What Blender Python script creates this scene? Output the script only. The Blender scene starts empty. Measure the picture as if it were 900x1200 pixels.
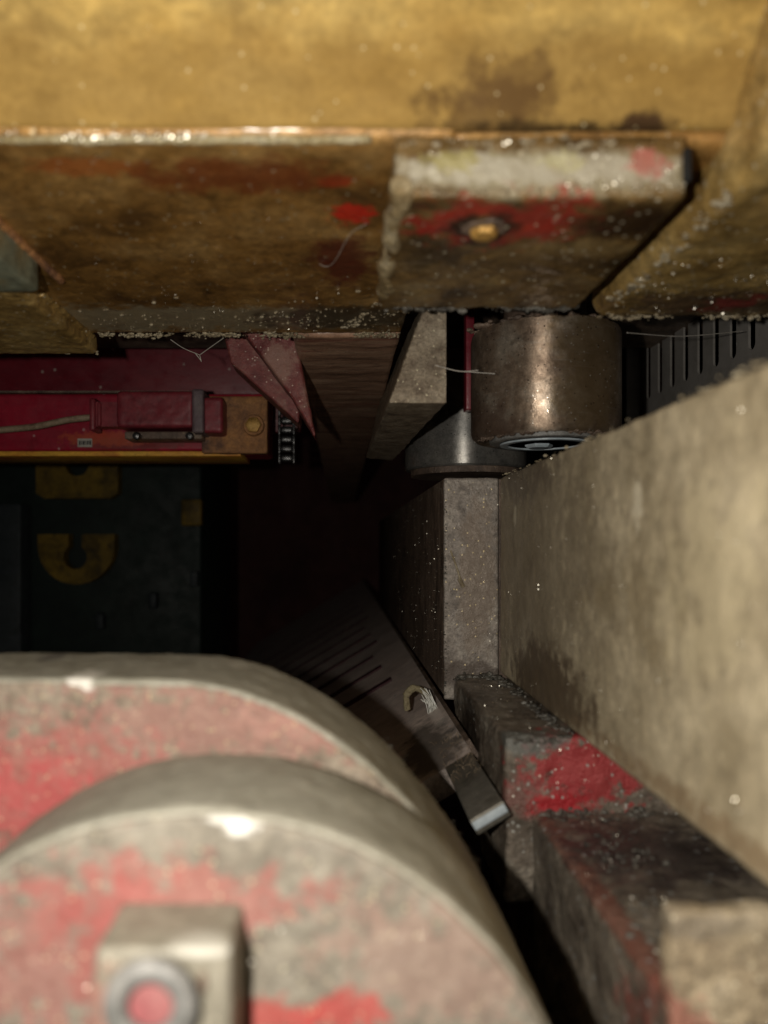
import bpy, bmesh, math, random
from mathutils import Vector, Matrix, noise
random.seed(7)
S = bpy.context.scene
C = S.collection
PI = math.pi
ZB = .111
# ------------------------------------------------------------------ camera
# world: x right, y away from the camera, z up, metres; camera at the origin
F = 900.0; U0, V0 = 400.0, 640.0
cd = bpy.data.cameras.new('camera'); cam = bpy.data.objects.new('camera', cd); C.objects.link(cam)
cam.rotation_euler = (PI/2, 0, 0)
cd.sensor_fit = 'VERTICAL'; cd.sensor_height = 24.0; cd.sensor_width = 18.0
cd.lens = 24.0*F/1200.0
cd.shift_x = (450-U0)/1200.0
cd.shift_y = -(600-V0)/1200.0
cd.clip_start = 0.01; cd.clip_end = 20
cd.dof.use_dof = True; cd.dof.focus_distance = 0.46; cd.dof.aperture_fstop = 4.7
S.camera = cam
# ------------------------------------------------------------------ world: a dark machine interior
w = bpy.data.worlds.new('World'); S.world = w; w.use_nodes = True
bg = w.node_tree.nodes['Background']; bg.inputs[0].default_value = (1, .95, .9, 1); bg.inputs[1].default_value = 0.004
# ------------------------------------------------------------------ the phone's flash, just left of the lens
ld = bpy.data.lights.new('phone_flash', 'POINT'); ld.energy = 2.7; ld.shadow_soft_size = 0.0028
ld.color = (1.0, .94, .84)
lo = bpy.data.objects.new('phone_flash', ld); lo.location = (-.036, -.002, .006); C.objects.link(lo)
S.view_settings.view_transform = 'Standard'; S.view_settings.look = 'None'
S.view_settings.exposure = 0.0; S.view_settings.gamma = 1.0
S.cycles.max_bounces = 6
S.cycles.sample_clamp_direct = 0; S.cycles.sample_clamp_indirect = 4

def at(u, v, Y):
    return Vector(((u-U0)*Y/F, Y, -(v-V0)*Y/F))

# ------------------------------------------------------------------ materials
class NT:
    def __init__(s, name):
        s.m = bpy.data.materials.new(name); s.m.use_nodes = True
        s.t = s.m.node_tree; s.b = s.t.nodes['Principled BSDF']
    def n(s, typ, **k):
        x = s.t.nodes.new(typ)
        for a, b in k.items(): setattr(x, a, b)
        return x
    def l(s, a, b): s.t.links.new(a, b)
    def math(s, op, a, b=None, c=None, clamp=False):
        x = s.n('ShaderNodeMath', operation=op, use_clamp=clamp)
        for i, q in enumerate((a, b, c)):
            if q is None: continue
            if isinstance(q, (int, float)): x.inputs[i].default_value = q
            else: s.l(q, x.inputs[i])
        return x.outputs[0]
    def noise(s, vec, scale, detail=6, rough=.6, dist=0):
        x = s.n('ShaderNodeTexNoise'); x.inputs['Scale'].default_value = scale
        x.inputs['Detail'].default_value = detail; x.inputs['Roughness'].default_value = rough
        x.inputs['Distortion'].default_value = dist
        s.l(vec, x.inputs['Vector']); return x.outputs['Fac']
    def ramp(s, fac, stops):
        x = s.n('ShaderNodeValToRGB'); e = x.color_ramp.elements
        while len(e) < len(stops): e.new(.5)
        for i, (p, c) in enumerate(stops):
            e[i].position = p; e[i].color = tuple(c)+(1,) if len(c) == 3 else c
        s.l(fac, x.inputs[0]); return x.outputs[0]
    def mix(s, fac, a, b, typ='MIX'):
        x = s.n('ShaderNodeMix', data_type='RGBA', blend_type=typ)
        for i, q in ((0, fac), (6, a), (7, b)):
            if isinstance(q, (int, float)): x.inputs[i].default_value = q
            elif isinstance(q, (tuple, list)): x.inputs[i].default_value = tuple(q)+(1,)
            else: s.l(q, x.inputs[i])
        return x.outputs[2]
    def rng(s, f, a, b, c=0., d=1.):
        x = s.n('ShaderNodeMapRange', clamp=True)
        x.inputs[1].default_value = a; x.inputs[2].default_value = b
        x.inputs[3].default_value = c; x.inputs[4].default_value = d
        s.l(f, x.inputs[0]); return x.outputs[0]

def grime(name, cols, scale=60, stretch=(1, 1, 1), metallic=.0, rough=(.4, .8), bump=.3, bscale=1200,
          patches=(), specks=None, dark=.5, fine=.5, scratch=None, coarse=0.0, coat=0.0, seed=0, aniso=0):
    """worn, oily, dusty metal or paint. cols: 3 colours through a blotchy noise; patches: (centre, radii, colour, rag, amount)"""
    t = NT(name)
    g = t.n('ShaderNodeNewGeometry')
    mp = t.n('ShaderNodeMapping'); mp.inputs['Scale'].default_value = stretch
    mp.inputs['Location'].default_value = (seed*.37, seed*.21, seed*.13)
    t.l(g.outputs['Position'], mp.inputs[0]); P = mp.outputs[0]; W = g.outputs['Position']
    n1 = t.noise(P, scale, 8, .62, .3)
    k = len(cols)
    col = t.ramp(n1, [(.33+.34*i/max(1, k-1), c) for i, c in enumerate(cols)])
    n2 = t.noise(P, scale*5, 6, .7)
    n3 = t.noise(W, bscale, 3, .6)
    v = t.math('MULTIPLY_ADD', t.rng(n2, .3, .7), fine, 1-fine*.5)
    v = t.math('MULTIPLY', v, t.math('MULTIPLY_ADD', t.rng(n3, .3, .7), fine*.6, 1-fine*.3))
    comb = t.n('ShaderNodeCombineColor')
    for i in range(3): t.l(v, comb.inputs[i])
    col = t.mix(1.0, col, comb.outputs[0], 'MULTIPLY')
    nr = t.noise(W, scale*1.7, 7, .7, .5)
    col = t.mix(t.rng(nr, .56, .72, 0, dark), col, tuple(c*.25 for c in cols[0]))
    rgh = t.rng(t.noise(W, scale*3, 6, .7), .35, .65, rough[0], rough[1])
    met = None
    for q in patches:
        (cen, rad, pc, rag, amt) = q[:5]
        s1 = t.n('ShaderNodeVectorMath', operation='SUBTRACT'); t.l(W, s1.inputs[0]); s1.inputs[1].default_value = cen
        s2 = t.n('ShaderNodeVectorMath', operation='DIVIDE'); t.l(s1.outputs[0], s2.inputs[0]); s2.inputs[1].default_value = rad
        s3 = t.n('ShaderNodeVectorMath', operation='LENGTH'); t.l(s2.outputs[0], s3.inputs[0])
        mn = min(r for r in rad)
        nn = t.noise(W, 1.3/mn if len(q) < 6 else q[5], 8, .68)
        d = t.math('SUBTRACT', 1.0, s3.outputs['Value'])
        d = t.math('ADD', d, t.math('MULTIPLY', t.math('SUBTRACT', nn, .5), rag*3.0))
        col = t.mix(t.rng(d, -.1, .32, 0, amt), col, pc)
    if scratch:
        sm = t.n('ShaderNodeMapping'); sm.inputs['Scale'].default_value = scratch[0]
        t.l(W, sm.inputs[0])
        sn = t.noise(sm.outputs[0], scratch[1], 2, .5)
        col = t.mix(t.rng(sn, .64, .70, 0, scratch[3]), col, scratch[2])
    if specks:  # flecks and grit; the pale ones also put glints into the colour
        for (sc, thr, scol, amt) in specks:
            vo = t.n('ShaderNodeTexVoronoi'); vo.inputs['Scale'].default_value = sc
            t.l(W, vo.inputs['Vector'])
            sep = t.n('ShaderNodeSeparateColor'); t.l(vo.outputs['Color'], sep.inputs[0])
            hit = t.math('GREATER_THAN', sep.outputs[0], thr)
            near = t.math('LESS_THAN', vo.outputs['Distance'], .32)
            f = t.math('MULTIPLY', t.math('MULTIPLY', hit, near), amt)
            col = t.mix(f, col, scol)
            rgh = t.math('SUBTRACT', rgh, t.math('MULTIPLY', f, .25), clamp=True)
    t.l(col, t.b.inputs['Base Color']); t.l(rgh, t.b.inputs['Roughness'])
    t.b.inputs['Metallic'].default_value = metallic
    if aniso:
        t.b.inputs['Anisotropic'].default_value = aniso; t.b.inputs['Anisotropic Rotation'].default_value = .25
        tg = t.n('ShaderNodeTangent', direction_type='RADIAL', axis='Z'); t.l(tg.outputs[0], t.b.inputs['Tangent'])
    if coat:
        t.b.inputs['Coat Weight'].default_value = coat; t.b.inputs['Coat Roughness'].default_value = .18
    hb = t.math('ADD', t.math('MULTIPLY', n3, .5), t.math('MULTIPLY', n2, .9))
    if coarse: hb = t.math('ADD', hb, t.math('MULTIPLY', n1, coarse))
    bp = t.n('ShaderNodeBump'); bp.inputs['Strength'].default_value = bump; bp.inputs['Distance'].default_value = .0012
    t.l(hb, bp.inputs['Height']); t.l(bp.outputs[0], t.b.inputs['Normal'])
    return t.m

RED = (.52, .02, .025); DRED = (.30, .012, .022)
M = {}
M['gold'] = grime('oily_gold_casting', [(.32, .195, .045), (.43, .28, .08), (.52, .36, .12)], 24, (.5, 1, 1.2), 0, (.75, .9), .10, 500,
    [(Vector((0, .204, ZB+.004)), (.4, .03, .019), (.25, .14, .032), .5, .6, 40), (at(570, 130, .203), (.018, .03, .008), (.09, .045, .014), 1.3, .65, 110), (at(757, 150, .207), (.009, .02, .005), (.045, .02, .008), .8, .95, 130),  # broad lower band: oily brown, the curved front's darkening put into the colour
     (at(635, 152, .207), (.03, .02, .003), (.05, .028, .008), 1.0, .9, 150), (at(600, 105, .203), (.014, .02, .006), (.10, .05, .016), 1.4, .6, 130),
     (at(840, 125, .18), (.012, .02, .01), (.55, .42, .22), .7, .7)], [(700, .965, (.8, .68, .4), .6)], .6, .6)
M['gold'].node_tree.nodes['Principled BSDF'].inputs['Specular IOR Level'].default_value = .25
M['under'] = grime('oily_brown_underside', [(.12, .058, .015), (.30, .155, .04), (.46, .27, .09)], 38, (.9, .8, 1), .3, (.3, .55), .6, 600,
    [(at(410, 252, .257), (.0075, .008, .01), (.70, .03, .015), 1.2, .9, 170), (at(392, 212, .234), (.006, .004, .01), (.45, .05, .015), .6, .8),
     (at(280, 200, .23), (.034, .012, .01), (.22, .045, .012), .8, .7), (at(95, 190, .225), (.018, .006, .01), (.42, .13, .03), .7, .8),
     (at(400, 300, .3), (.012, .03, .01), (.13, .018, .012), .7, .8), (at(200, 372, .375), (.16, .02, .02), (.40, .34, .22), .9, .8, 90),
     (at(400, 372, .375), (.04, .02, .02), (.05, .032, .016), .8, .8)],
    [(500, .94, (.55, .45, .28), .8)], .6, .7, coat=.35, coarse=.5)
M['ledge'] = grime('scraped_ledge_metal', [(.07, .04, .014), (.20, .12, .04), (.32, .22, .09)], 60, (1, 1, 1), .3, (.28, .55), .6, 700,
    [(at(640, 205, .21), (.046, .006, .0068), (.42, .37, .25), .45, .95), (at(640, 200, .209), (.042, .004, .0045), (.62, .58, .47), 1.0, .75, 190),
     (at(757, 192, .209), (.0058, .005, .0042), (.6, .2, .17), 1.2, .8, 240), (at(530, 190, .209), (.008, .004, .003), (.5, .44, .17), 1.5, .7, 240),
     (at(655, 190, .209), (.006, .004, .003), (.62, .58, .33), 1.5, .7, 240),
     (at(595, 262, .225), (.028, .016, .006), (.42, .02, .016), 1.0, .85, 150), (at(740, 262, .225), (.018, .012, .006), (.05, .025, .01), .6, .9),
     (at(566, 268, .2286), (.011, .012, .006), (.03, .016, .008), .7, .95, 160), (at(508, 290, .25), (.012, .014, .006), (.05, .03, .012), .7, .8)],  # patch around the bolt: dirt, and the recess painted dark
    [(450, .88, (.75, .68, .5), .8)], .6, .6, coat=.4)
M['weld'] = grime('weld_bead', [(.36, .27, .12), (.55, .47, .28), (.65, .58, .4)], 150, metallic=.4, rough=(.25, .5), bump=.8, bscale=900)
M['tab'] = grime('dusty_lit_tab', [(.25, .19, .12), (.40, .32, .21), (.52, .43, .30)], 60, rough=(.45, .7), bump=.7, patches=[(Vector((.0715, .166, -.106)), (.008, .01, .01), (.34, .1, .08), 1.2, .7, 150), (Vector((.073, .166, -.082)), (.02, .01, .003), (.2, .17, .13), 1.2, .6, 150)], specks=[(600, .92, (.8, .7, .5), .8)], fine=.8)
M['bead'] = grime('dirty_weld_bead', [(.12, .08, .03), (.3, .22, .11), (.5, .42, .27)], 110, metallic=.2, rough=(.3, .5), bump=.9, bscale=900, specks=[(500, .88, (.8, .74, .6), .8)], dark=.8)
M['side_block'] = grime('dusty_brown_casting', [(.20, .115, .03), (.40, .26, .085), (.52, .37, .15)], 34, (1, 1, 1), .2, (.35, .6), .8, 600,
    [(at(860, 348, .31), (.05, .022, .01), (.085, .05, .035), .7, .8), (at(850, 340, .31), (.012, .012, .01), (.28, .03, .03), .8, .7),
     (at(885, 330, .3), (.006, .01, .01), (.3, .03, .03), .8, .7)],
    [(500, .9, (.7, .62, .45), .8)], .6, .7, coarse=.5, coat=.2)
M['green_grey'] = grime('green_grey_paint', [(.08, .08, .05), (.19, .2, .14), (.22, .17, .08)], 60, rough=(.35, .6), bump=.4)
M['beam'] = grime('dull_brown_beam', [(.16, .085, .05), (.38, .22, .14), (.50, .33, .22)], 45, (.35, 1.6, 1), 0, (.4, .7), .5, 700,
    [(at(400, 465, .62), (.02, .012, .01), (.22, .03, .03), .8, .5)], [(600, .965, (.5, .4, .3), .7)], .5, .6,
    scratch=((8, 160, 160), 1, (.3, .06, .05), .5), coat=.1)
M['bracket'] = grime('chalky_steel', [(.13, .095, .065), (.25, .2, .14), (.36, .3, .22)], 110, metallic=.3, rough=(.35, .6), bump=.6, bscale=900,
    specks=[(900, .93, (.8, .72, .5), .8)], fine=.6)
M['roller'] = grime('rusty_polished_steel', [(.22, .155, .11), (.40, .30, .22), (.58, .49, .39)], 55, (1, 1, 1), .75, (.32, .55), .12, 1500,
    [(at(560, 500, .38), (.02, .04, .02), (.20, .12, .085), .7, .7), (at(690, 430, .38), (.02, .04, .04), (.28, .19, .09), .8, .7)],
    [(900, .95, (.85, .8, .7), .8), (700, .93, (.05, .035, .025), .7)], .7, .7, scratch=((30, 30, 500), 1, (.5, .42, .35), .35), aniso=.85)
M['steel'] = grime('bare_steel', [(.3, .3, .29), (.42, .42, .41), (.5, .5, .5)], 90, metallic=.9, rough=(.2, .35), bump=.1)
M['plate'] = grime('dusty_tan_plate', [(.28, .225, .14), (.45, .375, .25), (.60, .51, .35)], 30, (1, 1, .9), 0, (.38, .6), .35, 700,
    [(at(620, 660, .38), (.01, .13, .07), (.24, .19, .13), .9, .55), (at(612, 560, .38), (.01, .06, .012), (.15, .115, .085), .7, .6),  # first patch darkens the far end, flash falloff put into the colour
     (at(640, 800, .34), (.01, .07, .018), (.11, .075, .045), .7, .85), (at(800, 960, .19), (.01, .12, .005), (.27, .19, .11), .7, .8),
     (at(603, 605, .40), (.01, .004, .006), (.7, .62, .45), .6, .9, 300), (at(745, 590, .235), (.01, .004, .009), (.75, .67, .5), .9, .8, 220), (at(700, 700, .25), (.01, .05, .02), (.24, .18, .10), 1.2, .5, 60), (at(850, 700, .19), (.01, .03, .03), (.66, .56, .36), 1.3, .5, 70)],
    [(260, .955, (.7, .6, .4), .6), (700, .96, (.65, .55, .38), .6)], .5, .45, coat=.0, seed=3)
M['guide'] = grime('grey_guide_end', [(.17, .145, .125), (.29, .25, .215), (.38, .34, .29)], 70, metallic=.15, rough=(.35, .6), bump=.5, bscale=900,
    patches=[(at(560, 680, .44), (.012, .02, .05), (.24, .185, .14), .7, .7), (at(540, 790, .44), (.03, .02, .008), (.09, .065, .05), .7, .8)],
    specks=[(650, .93, (.72, .58, .32), .85)], fine=.7)
M['guide_side'] = grime('dark_brown_steel', [(.07, .05, .038), (.15, .105, .078), (.24, .175, .13)], 60, (1, 1, .5), .1, (.3, .55), .9,
    specks=[(420, .90, (.35, .26, .17), .7)])  # darker brown than the end face of the guide
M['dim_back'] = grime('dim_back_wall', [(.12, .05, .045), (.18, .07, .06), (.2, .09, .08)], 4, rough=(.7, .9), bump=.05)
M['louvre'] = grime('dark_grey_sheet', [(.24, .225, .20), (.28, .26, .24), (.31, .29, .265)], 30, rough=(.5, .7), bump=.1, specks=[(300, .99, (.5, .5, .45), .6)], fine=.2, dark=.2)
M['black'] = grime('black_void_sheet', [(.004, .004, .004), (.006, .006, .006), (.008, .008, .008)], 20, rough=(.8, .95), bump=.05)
M['bed'] = grime('worn_bed_casting', [(.09, .07, .052), (.19, .155, .12), (.28, .245, .195)], 60, metallic=.15, rough=(.3, .55), bump=1.0, bscale=700,
    patches=[(at(690, 900, .30), (.027, .02, .0155), (.44, .035, .042), 1.2, .85, 190), (at(612, 935, .30), (.012, .01, .008), (.22, .07, .06), .9, .6),
             (at(655, 948, .298), (.012, .01, .006), (.5, .02, .03), .7, .9),
             (at(618, 868, .30), (.016, .01, .006), (.16, .165, .15), .6, .85), (Vector((.066, .38, -.09)), (.014, .03, .018), (.025, .017, .012), .5, .9, 60)],
    specks=[(520, .92, (.5, .5, .46), .85)], dark=.7, fine=.7, coarse=.6, coat=.3)
M['bed_rail'] = grime('grimy_rail', [(.09, .07, .055), (.19, .16, .125), (.28, .24, .19)], 60, metallic=.15, rough=(.35, .6), bump=.9, bscale=700,
    patches=[(Vector((.0742, .17, -.135)), (.006, .035, .03), (.30, .07, .055), 1.1, .6, 90), (Vector((.076, .215, -.103)), (.005, .09, .004), (.24, .07, .045), .5, .6),
     (at(750, 985, .26), (.04, .03, .01), (.045, .034, .034), .8, .8)],
    specks=[(480, .94, (.45, .48, .48), .8)], dark=.6, fine=.7, coarse=.5, coat=.2)
M['disc_rim'] = grime('grey_disc_rim', [(.25, .235, .185), (.32, .305, .25), (.38, .36, .30)], 50, rough=(.5, .75), bump=.35, bscale=800,
    patches=[(at(98, 789, .205), (.0046, .012, .004), (.85, .82, .75), .9, .9, 300), (at(62, 772, .24), (.004, .01, .003), (.12, .11, .1), .8, .8)], dark=.25, fine=.3)
M['disc_rear'] = grime('worn_red_grey_face', [(.17, .13, .095), (.25, .20, .15), (.31, .26, .20)], 70, rough=(.5, .75), bump=.7, bscale=900,
    patches=[(at(60, 905, .2), (.030, .01, .012), (.44, .085, .08), 1.4, .55, 240), (at(250, 850, .2), (.05, .01, .010), (.36, .15, .13), 1.6, .5, 280),
             (at(20, 950, .2), (.02, .01, .013), (.48, .07, .075), 1.3, .65, 220), (at(98, 797, .2), (.0042, .005, .0026), (.85, .82, .75), .9, .9, 300),
             (at(395, 848, .2), (.025, .01, .006), (.42, .22, .18), .9, .6, 150)],
    specks=[(900, .93, (.75, .62, .36), .55), (700, .9, (.10, .085, .07), .35)], dark=.3, fine=.7)
M['disc_front'] = grime('worn_pink_grey_face', [(.155, .135, .105), (.215, .19, .15), (.26, .235, .19)], 60, rough=(.5, .75), bump=.6, bscale=700,
    patches=[(at(190, 1050, .15), (.028, .01, .008), (.34, .085, .075), 1.5, .6, 170), (at(60, 1130, .15), (.022, .01, .014), (.34, .085, .075), 1.7, .5, 200),
             (at(150, 1100, .15), (.013, .01, .014), (.34, .085, .075), 1.6, .5, 200), (at(520, 1120, .15), (.022, .01, .014), (.42, .22, .18), 1.6, .3, 190),
             (at(320, 1190, .15), (.01, .01, .004), (.46, .06, .055), 1.2, .75, 260), (at(400, 1185, .15), (.008, .01, .004), (.46, .06, .055), 1.2, .75, 260),
             (at(282, 967, .15), (.0042, .01, .0022), (.8, .78, .72), .7, .9, 300), (at(258, 959, .15), (.003, .01, .001), (.7, .68, .62), .6, .8, 300)],
    specks=[(800, .94, (.75, .66, .42), .5), (600, .9, (.10, .085, .07), .35)], dark=.25, fine=.6)
M['boss'] = grime('grey_boss', [(.16, .145, .11), (.22, .20, .155), (.27, .245, .195)], 60, rough=(.45, .7), bump=.3, bscale=700,
    patches=[(at(235, 1112, .133), (.006, .006, .0015), (.5, .48, .42), .7, .7), (Vector((-.041, .1325, -.082)), (.006, .004, .008), (.36, .16, .13), 1.2, .6, 220)], specks=[(600, .93, (.5, .45, .35), .6)], dark=.5, fine=.3)
M['ring'] = grime('grey_zinc_ring', [(.13, .13, .12), (.20, .195, .185), (.27, .26, .24)], 90, metallic=.1, rough=(.35, .55), bump=.3, bscale=700, dark=.2)
M['pink'] = grime('pink_paint', [(.28, .08, .085), (.32, .13, .125), (.28, .19, .16)], 90, rough=(.4, .6), bump=.2, dark=.0)
M['chute'] = grime('dark_chute_sheet', [(.60, .49, .43), (.74, .62, .55), (.80, .69, .62)], 20, rough=(.3, .5), bump=.2, specks=[(200, .985, (.7, .7, .7), .8)], fine=.4, dark=.4,
    patches=[(at(505, 870, .40), (.016, .05, .04), (.05, .045, .038), .6, .8)])
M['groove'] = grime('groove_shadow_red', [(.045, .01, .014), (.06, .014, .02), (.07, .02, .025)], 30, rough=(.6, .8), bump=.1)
M['chute_end'] = grime('brushed_end_block', [(.15, .14, .115), (.21, .195, .165), (.25, .235, .2)], 60, metallic=.5, rough=(.3, .5), bump=.15, dark=.3)
M['bright'] = grime('bare_bluish_metal', [(.32, .38, .42), (.44, .5, .54), (.55, .61, .65)], 90, rough=(.3, .45), bump=.1, dark=.1, fine=.2)
M['red'] = grime('dark_red_enamel', [(.13, .010, .018), (.19, .014, .025), (.23, .02, .03)], 22, (.3, 1, 1), 0, (.3, .55), .2, 900,
    specks=[(250, .985, (.6, .5, .45), .7)], fine=.3, dark=.4)
M['red_beam'] = grime('bright_red_enamel', [(.27, .010, .028), (.36, .014, .035), (.40, .02, .04)], 22, (.3, 1, 1), 0, (.3, .55), .2, 900,
    patches=[(at(150, 520, .62), (.05, .02, .006), (.14, .03, .02), .8, .7), (at(130, 514, .62), (.04, .02, .006), (.5, .09, .03), .8, .6)],
    specks=[(250, .98, (.5, .3, .3), .7)], fine=.3, dark=.5)
M['red_worn'] = grime('worn_red_gusset', [(.12, .02, .02), (.19, .05, .045), (.22, .12, .09)], 70, rough=(.4, .6), bump=.6,
    patches=[(at(325, 425, .45), (.012, .02, .012), (.30, .17, .13), .9, .7, 160), (at(292, 418, .45), (.003, .02, .002), (.85, .8, .75), .4, .9)], specks=[(700, .93, (.7, .55, .45), .7)])
M['rust'] = grime('rusty_orange_plate', [(.12, .06, .04), (.32, .15, .06), (.42, .2, .07)], 60, rough=(.5, .8), bump=.6, fine=.6)
M['rust_bolt'] = grime('ochre_bolt', [(.4, .22, .05), (.55, .32, .09), (.6, .38, .12)], 120, metallic=.4, rough=(.3, .5), bump=.4)
M['plastic'] = grime('dull_red_plastic', [(.15, .018, .028), (.21, .025, .035), (.25, .035, .045)], 40, rough=(.35, .55), bump=.2, dark=.4)
M['dark_plastic'] = grime('grey_violet_plastic', [(.09, .06, .07), (.13, .09, .10), (.17, .13, .13)], 60, rough=(.4, .6), bump=.3)
M['cable'] = grime('grey_brown_cable', [(.2, .13, .08), (.32, .24, .16), (.4, .3, .2)], 80, rough=(.5, .7), bump=.4)
M['yellow'] = grime('dirty_yellow_paint', [(.07, .045, .006), (.20, .125, .012), (.34, .21, .02)], 30, rough=(.5, .7), bump=.2, dark=.9)
M['orange_edge'] = grime('chipped_orange_edge', [(.45, .1, .02), (.7, .35, .04), (.7, .45, .05)], 50, (.4, 1, 1), 0, (.5, .7), .3, dark=.9)
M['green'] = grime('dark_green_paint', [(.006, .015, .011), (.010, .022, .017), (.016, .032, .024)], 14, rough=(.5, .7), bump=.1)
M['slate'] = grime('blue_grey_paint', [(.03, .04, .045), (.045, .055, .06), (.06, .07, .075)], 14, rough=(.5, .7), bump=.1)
M['chain'] = grime('oily_chain_steel', [(.05, .05, .05), (.09, .09, .09), (.15, .15, .15)], 200, metallic=.8, rough=(.2, .4), bump=.2)
M['label'] = grime('pale_sticker', [(.3, .28, .24), (.4, .38, .33), (.45, .42, .36)], 200, rough=(.5, .7), bump=.1)
M['ink'] = grime('sticker_ink', [(.02, .02, .02)]*3, 200, rough=(.5, .7), bump=.1)
M['web'] = grime('dusty_thread', [(.5, .47, .4), (.6, .56, .5), (.7, .66, .6)], 100, rough=(.5, .7), bump=.0)
M['fibre'] = grime('pale_fibre', [(.6, .6, .55), (.8, .8, .74), (.85, .85, .8)], 100, rough=(.3, .5), bump=.0)
M['felt'] = grime('brown_felt', [(.2, .16, .09), (.32, .27, .16), (.36, .3, .18)], 300, rough=(.8, .9), bump=.6)
M['flake'] = grime('bright_glint_flake', [(.75, .7, .58), (.85, .8, .68), (.9, .86, .76)], 200, metallic=1, rough=(.3, .5), bump=.0, dark=0, fine=.1)
M['hole'] = M['black']

# ------------------------------------------------------------------ mesh helpers
def link(name, bm, m, parent=None, smooth=True, loc=None):
    bmesh.ops.recalc_face_normals(bm, faces=bm.faces)
    me = bpy.data.meshes.new(name); 
    org = parent.location.copy() if parent else (Vector(loc) if loc else Vector((0, 0, 0)))
    p = parent
    while p and p.parent: p = p.parent; org += p.location
    bmesh.ops.translate(bm, verts=bm.verts, vec=-org)
    bm.to_mesh(me); bm.free()
    me.materials.append(M[m] if isinstance(m, str) else m)
    if smooth:
        for f in me.polygons: f.use_smooth = True
        try: me.set_sharp_from_angle(angle=math.radians(38))
        except Exception: pass
    o = bpy.data.objects.new(name, me); C.objects.link(o)
    if parent: o.parent = parent
    else: o.location = org
    return o
def tag(o, label=None, cat=None, group=None, kind=None):
    if label: o['label'] = label
    if cat: o['category'] = cat
    if group: o['group'] = group
    if kind: o['kind'] = kind
    return o
def thing(name, loc, label, cat, group=None):
    o = bpy.data.objects.new(name, None); C.objects.link(o); o.location = loc; o.empty_display_size = .02
    return tag(o, label, cat, group)
def bx(bm, x0, x1, y0, y1, z0, z1, bev=.0, seg=3):
    r = bmesh.ops.create_cube(bm, size=1.0)
    for v in r['verts']:
        v.co = Vector((x0+(v.co.x+.5)*(x1-x0), y0+(v.co.y+.5)*(y1-y0), z0+(v.co.z+.5)*(z1-z0)))
    if bev:
        es = list({e for v in r['verts'] for e in v.link_edges})
        bmesh.ops.bevel(bm, geom=es, offset=bev, segments=seg, affect='EDGES', profile=.5)
    return bm
def box(*a, **k): return bx(bmesh.new(), *a, **k)
def prism(bm, pts, vec, bev=0, seg=2):
    """closed solid from a polygon and an extrusion vector"""
    vec = Vector(vec)
    a = [bm.verts.new(p) for p in pts]; b = [bm.verts.new(Vector(p)+vec) for p in pts]
    n = len(pts); fs = [bm.faces.new(a), bm.faces.new(b[::-1])]
    for i in range(n):
        fs.append(bm.faces.new((a[i], b[i], b[(i+1) % n], a[(i+1) % n])))
    if bev:
        es = [e for e in set(fs[0].edges) | set(fs[1].edges)]
        bmesh.ops.recalc_face_normals(bm, faces=fs)
        bmesh.ops.bevel(bm, geom=es, offset=bev, segments=seg, affect='EDGES', profile=.5)
    return bm
def lathe(bm, prof, cen, axis='Z', n=64):
    """prof: (radius, height) pairs from bottom to top"""
    rings = []
    for r, h in prof:
        ring = []
        for i in range(n):
            a = 2*PI*i/n
            if axis == 'Z': p = Vector((r*math.cos(a), r*math.sin(a), h))
            elif axis == 'Y': p = Vector((r*math.cos(a), h, r*math.sin(a)))
            ring.append(bm.verts.new(p+Vector(cen)))
        rings.append(ring)
    for a, b in zip(rings, rings[1:]):
        for i in range(n): bm.faces.new((a[i], a[(i+1) % n], b[(i+1) % n], b[i]))
    bm.faces.new(rings[0]); bm.faces.new(rings[-1])
    return bm
def tube(bm, pts, r, n=8, taper=False):
    pts = [Vector(p) for p in pts]; rings = []
    for i, p in enumerate(pts):
        d = (pts[min(i+1, len(pts)-1)]-pts[max(i-1, 0)]).normalized()
        s = d.cross(Vector((0, 0, 1)));
        if s.length < .01: s = d.cross(Vector((1, 0, 0)))
        s.normalize(); t = d.cross(s)
        rr = r*(1-.7*i/(len(pts)-1)) if taper else r
        rings.append([bm.verts.new(p+(s*math.cos(2*PI*k/n)+t*math.sin(2*PI*k/n))*rr) for k in range(n)])
    for a, b in zip(rings, rings[1:]):
        for i in range(n): bm.faces.new((a[i], a[(i+1) % n], b[(i+1) % n], b[i]))
    bm.faces.new(rings[0]); bm.faces.new(rings[-1][::-1])
    return bm
def spline(pts, n=8):
    pts = [Vector(p) for p in pts]; out = []
    q = [pts[0]*2-pts[1]]+pts+[pts[-1]*2-pts[-2]]
    for i in range(1, len(q)-2):
        for k in range(n):
            t = k/n; a, b, c, d = q[i-1], q[i], q[i+1], q[i+2]
            out.append(.5*((2*b)+(c-a)*t+(2*a-5*b+4*c-d)*t*t+(3*b-3*c+d-a)*t**3))
    out.append(pts[-1]); return out
TX = {}
def rugged(o, vox, amps):
    """even remesh, then cast-metal unevenness as real displacement"""
    r = o.modifiers.new('remesh', 'REMESH'); r.mode = 'VOXEL'; r.voxel_size = vox; r.use_smooth_shade = True
    for i, (amp, size) in enumerate(amps):
        if size not in TX:
            t = bpy.data.textures.new('clouds', 'CLOUDS'); t.noise_scale = size; t.noise_depth = 3; TX[size] = t
        d = o.modifiers.new('displace', 'DISPLACE'); d.texture = TX[size]; d.strength = amp; d.mid_level = .5
        d.texture_coords = 'GLOBAL'
    return o
def flip(pts): return pts

# ------------------------------------------------------------------ setting: what closes the machine off in the dark
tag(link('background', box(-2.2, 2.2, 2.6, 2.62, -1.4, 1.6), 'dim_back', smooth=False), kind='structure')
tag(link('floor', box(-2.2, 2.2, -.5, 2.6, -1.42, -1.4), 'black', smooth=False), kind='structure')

# ------------------------------------------------------------------ the overhead casting

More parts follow.
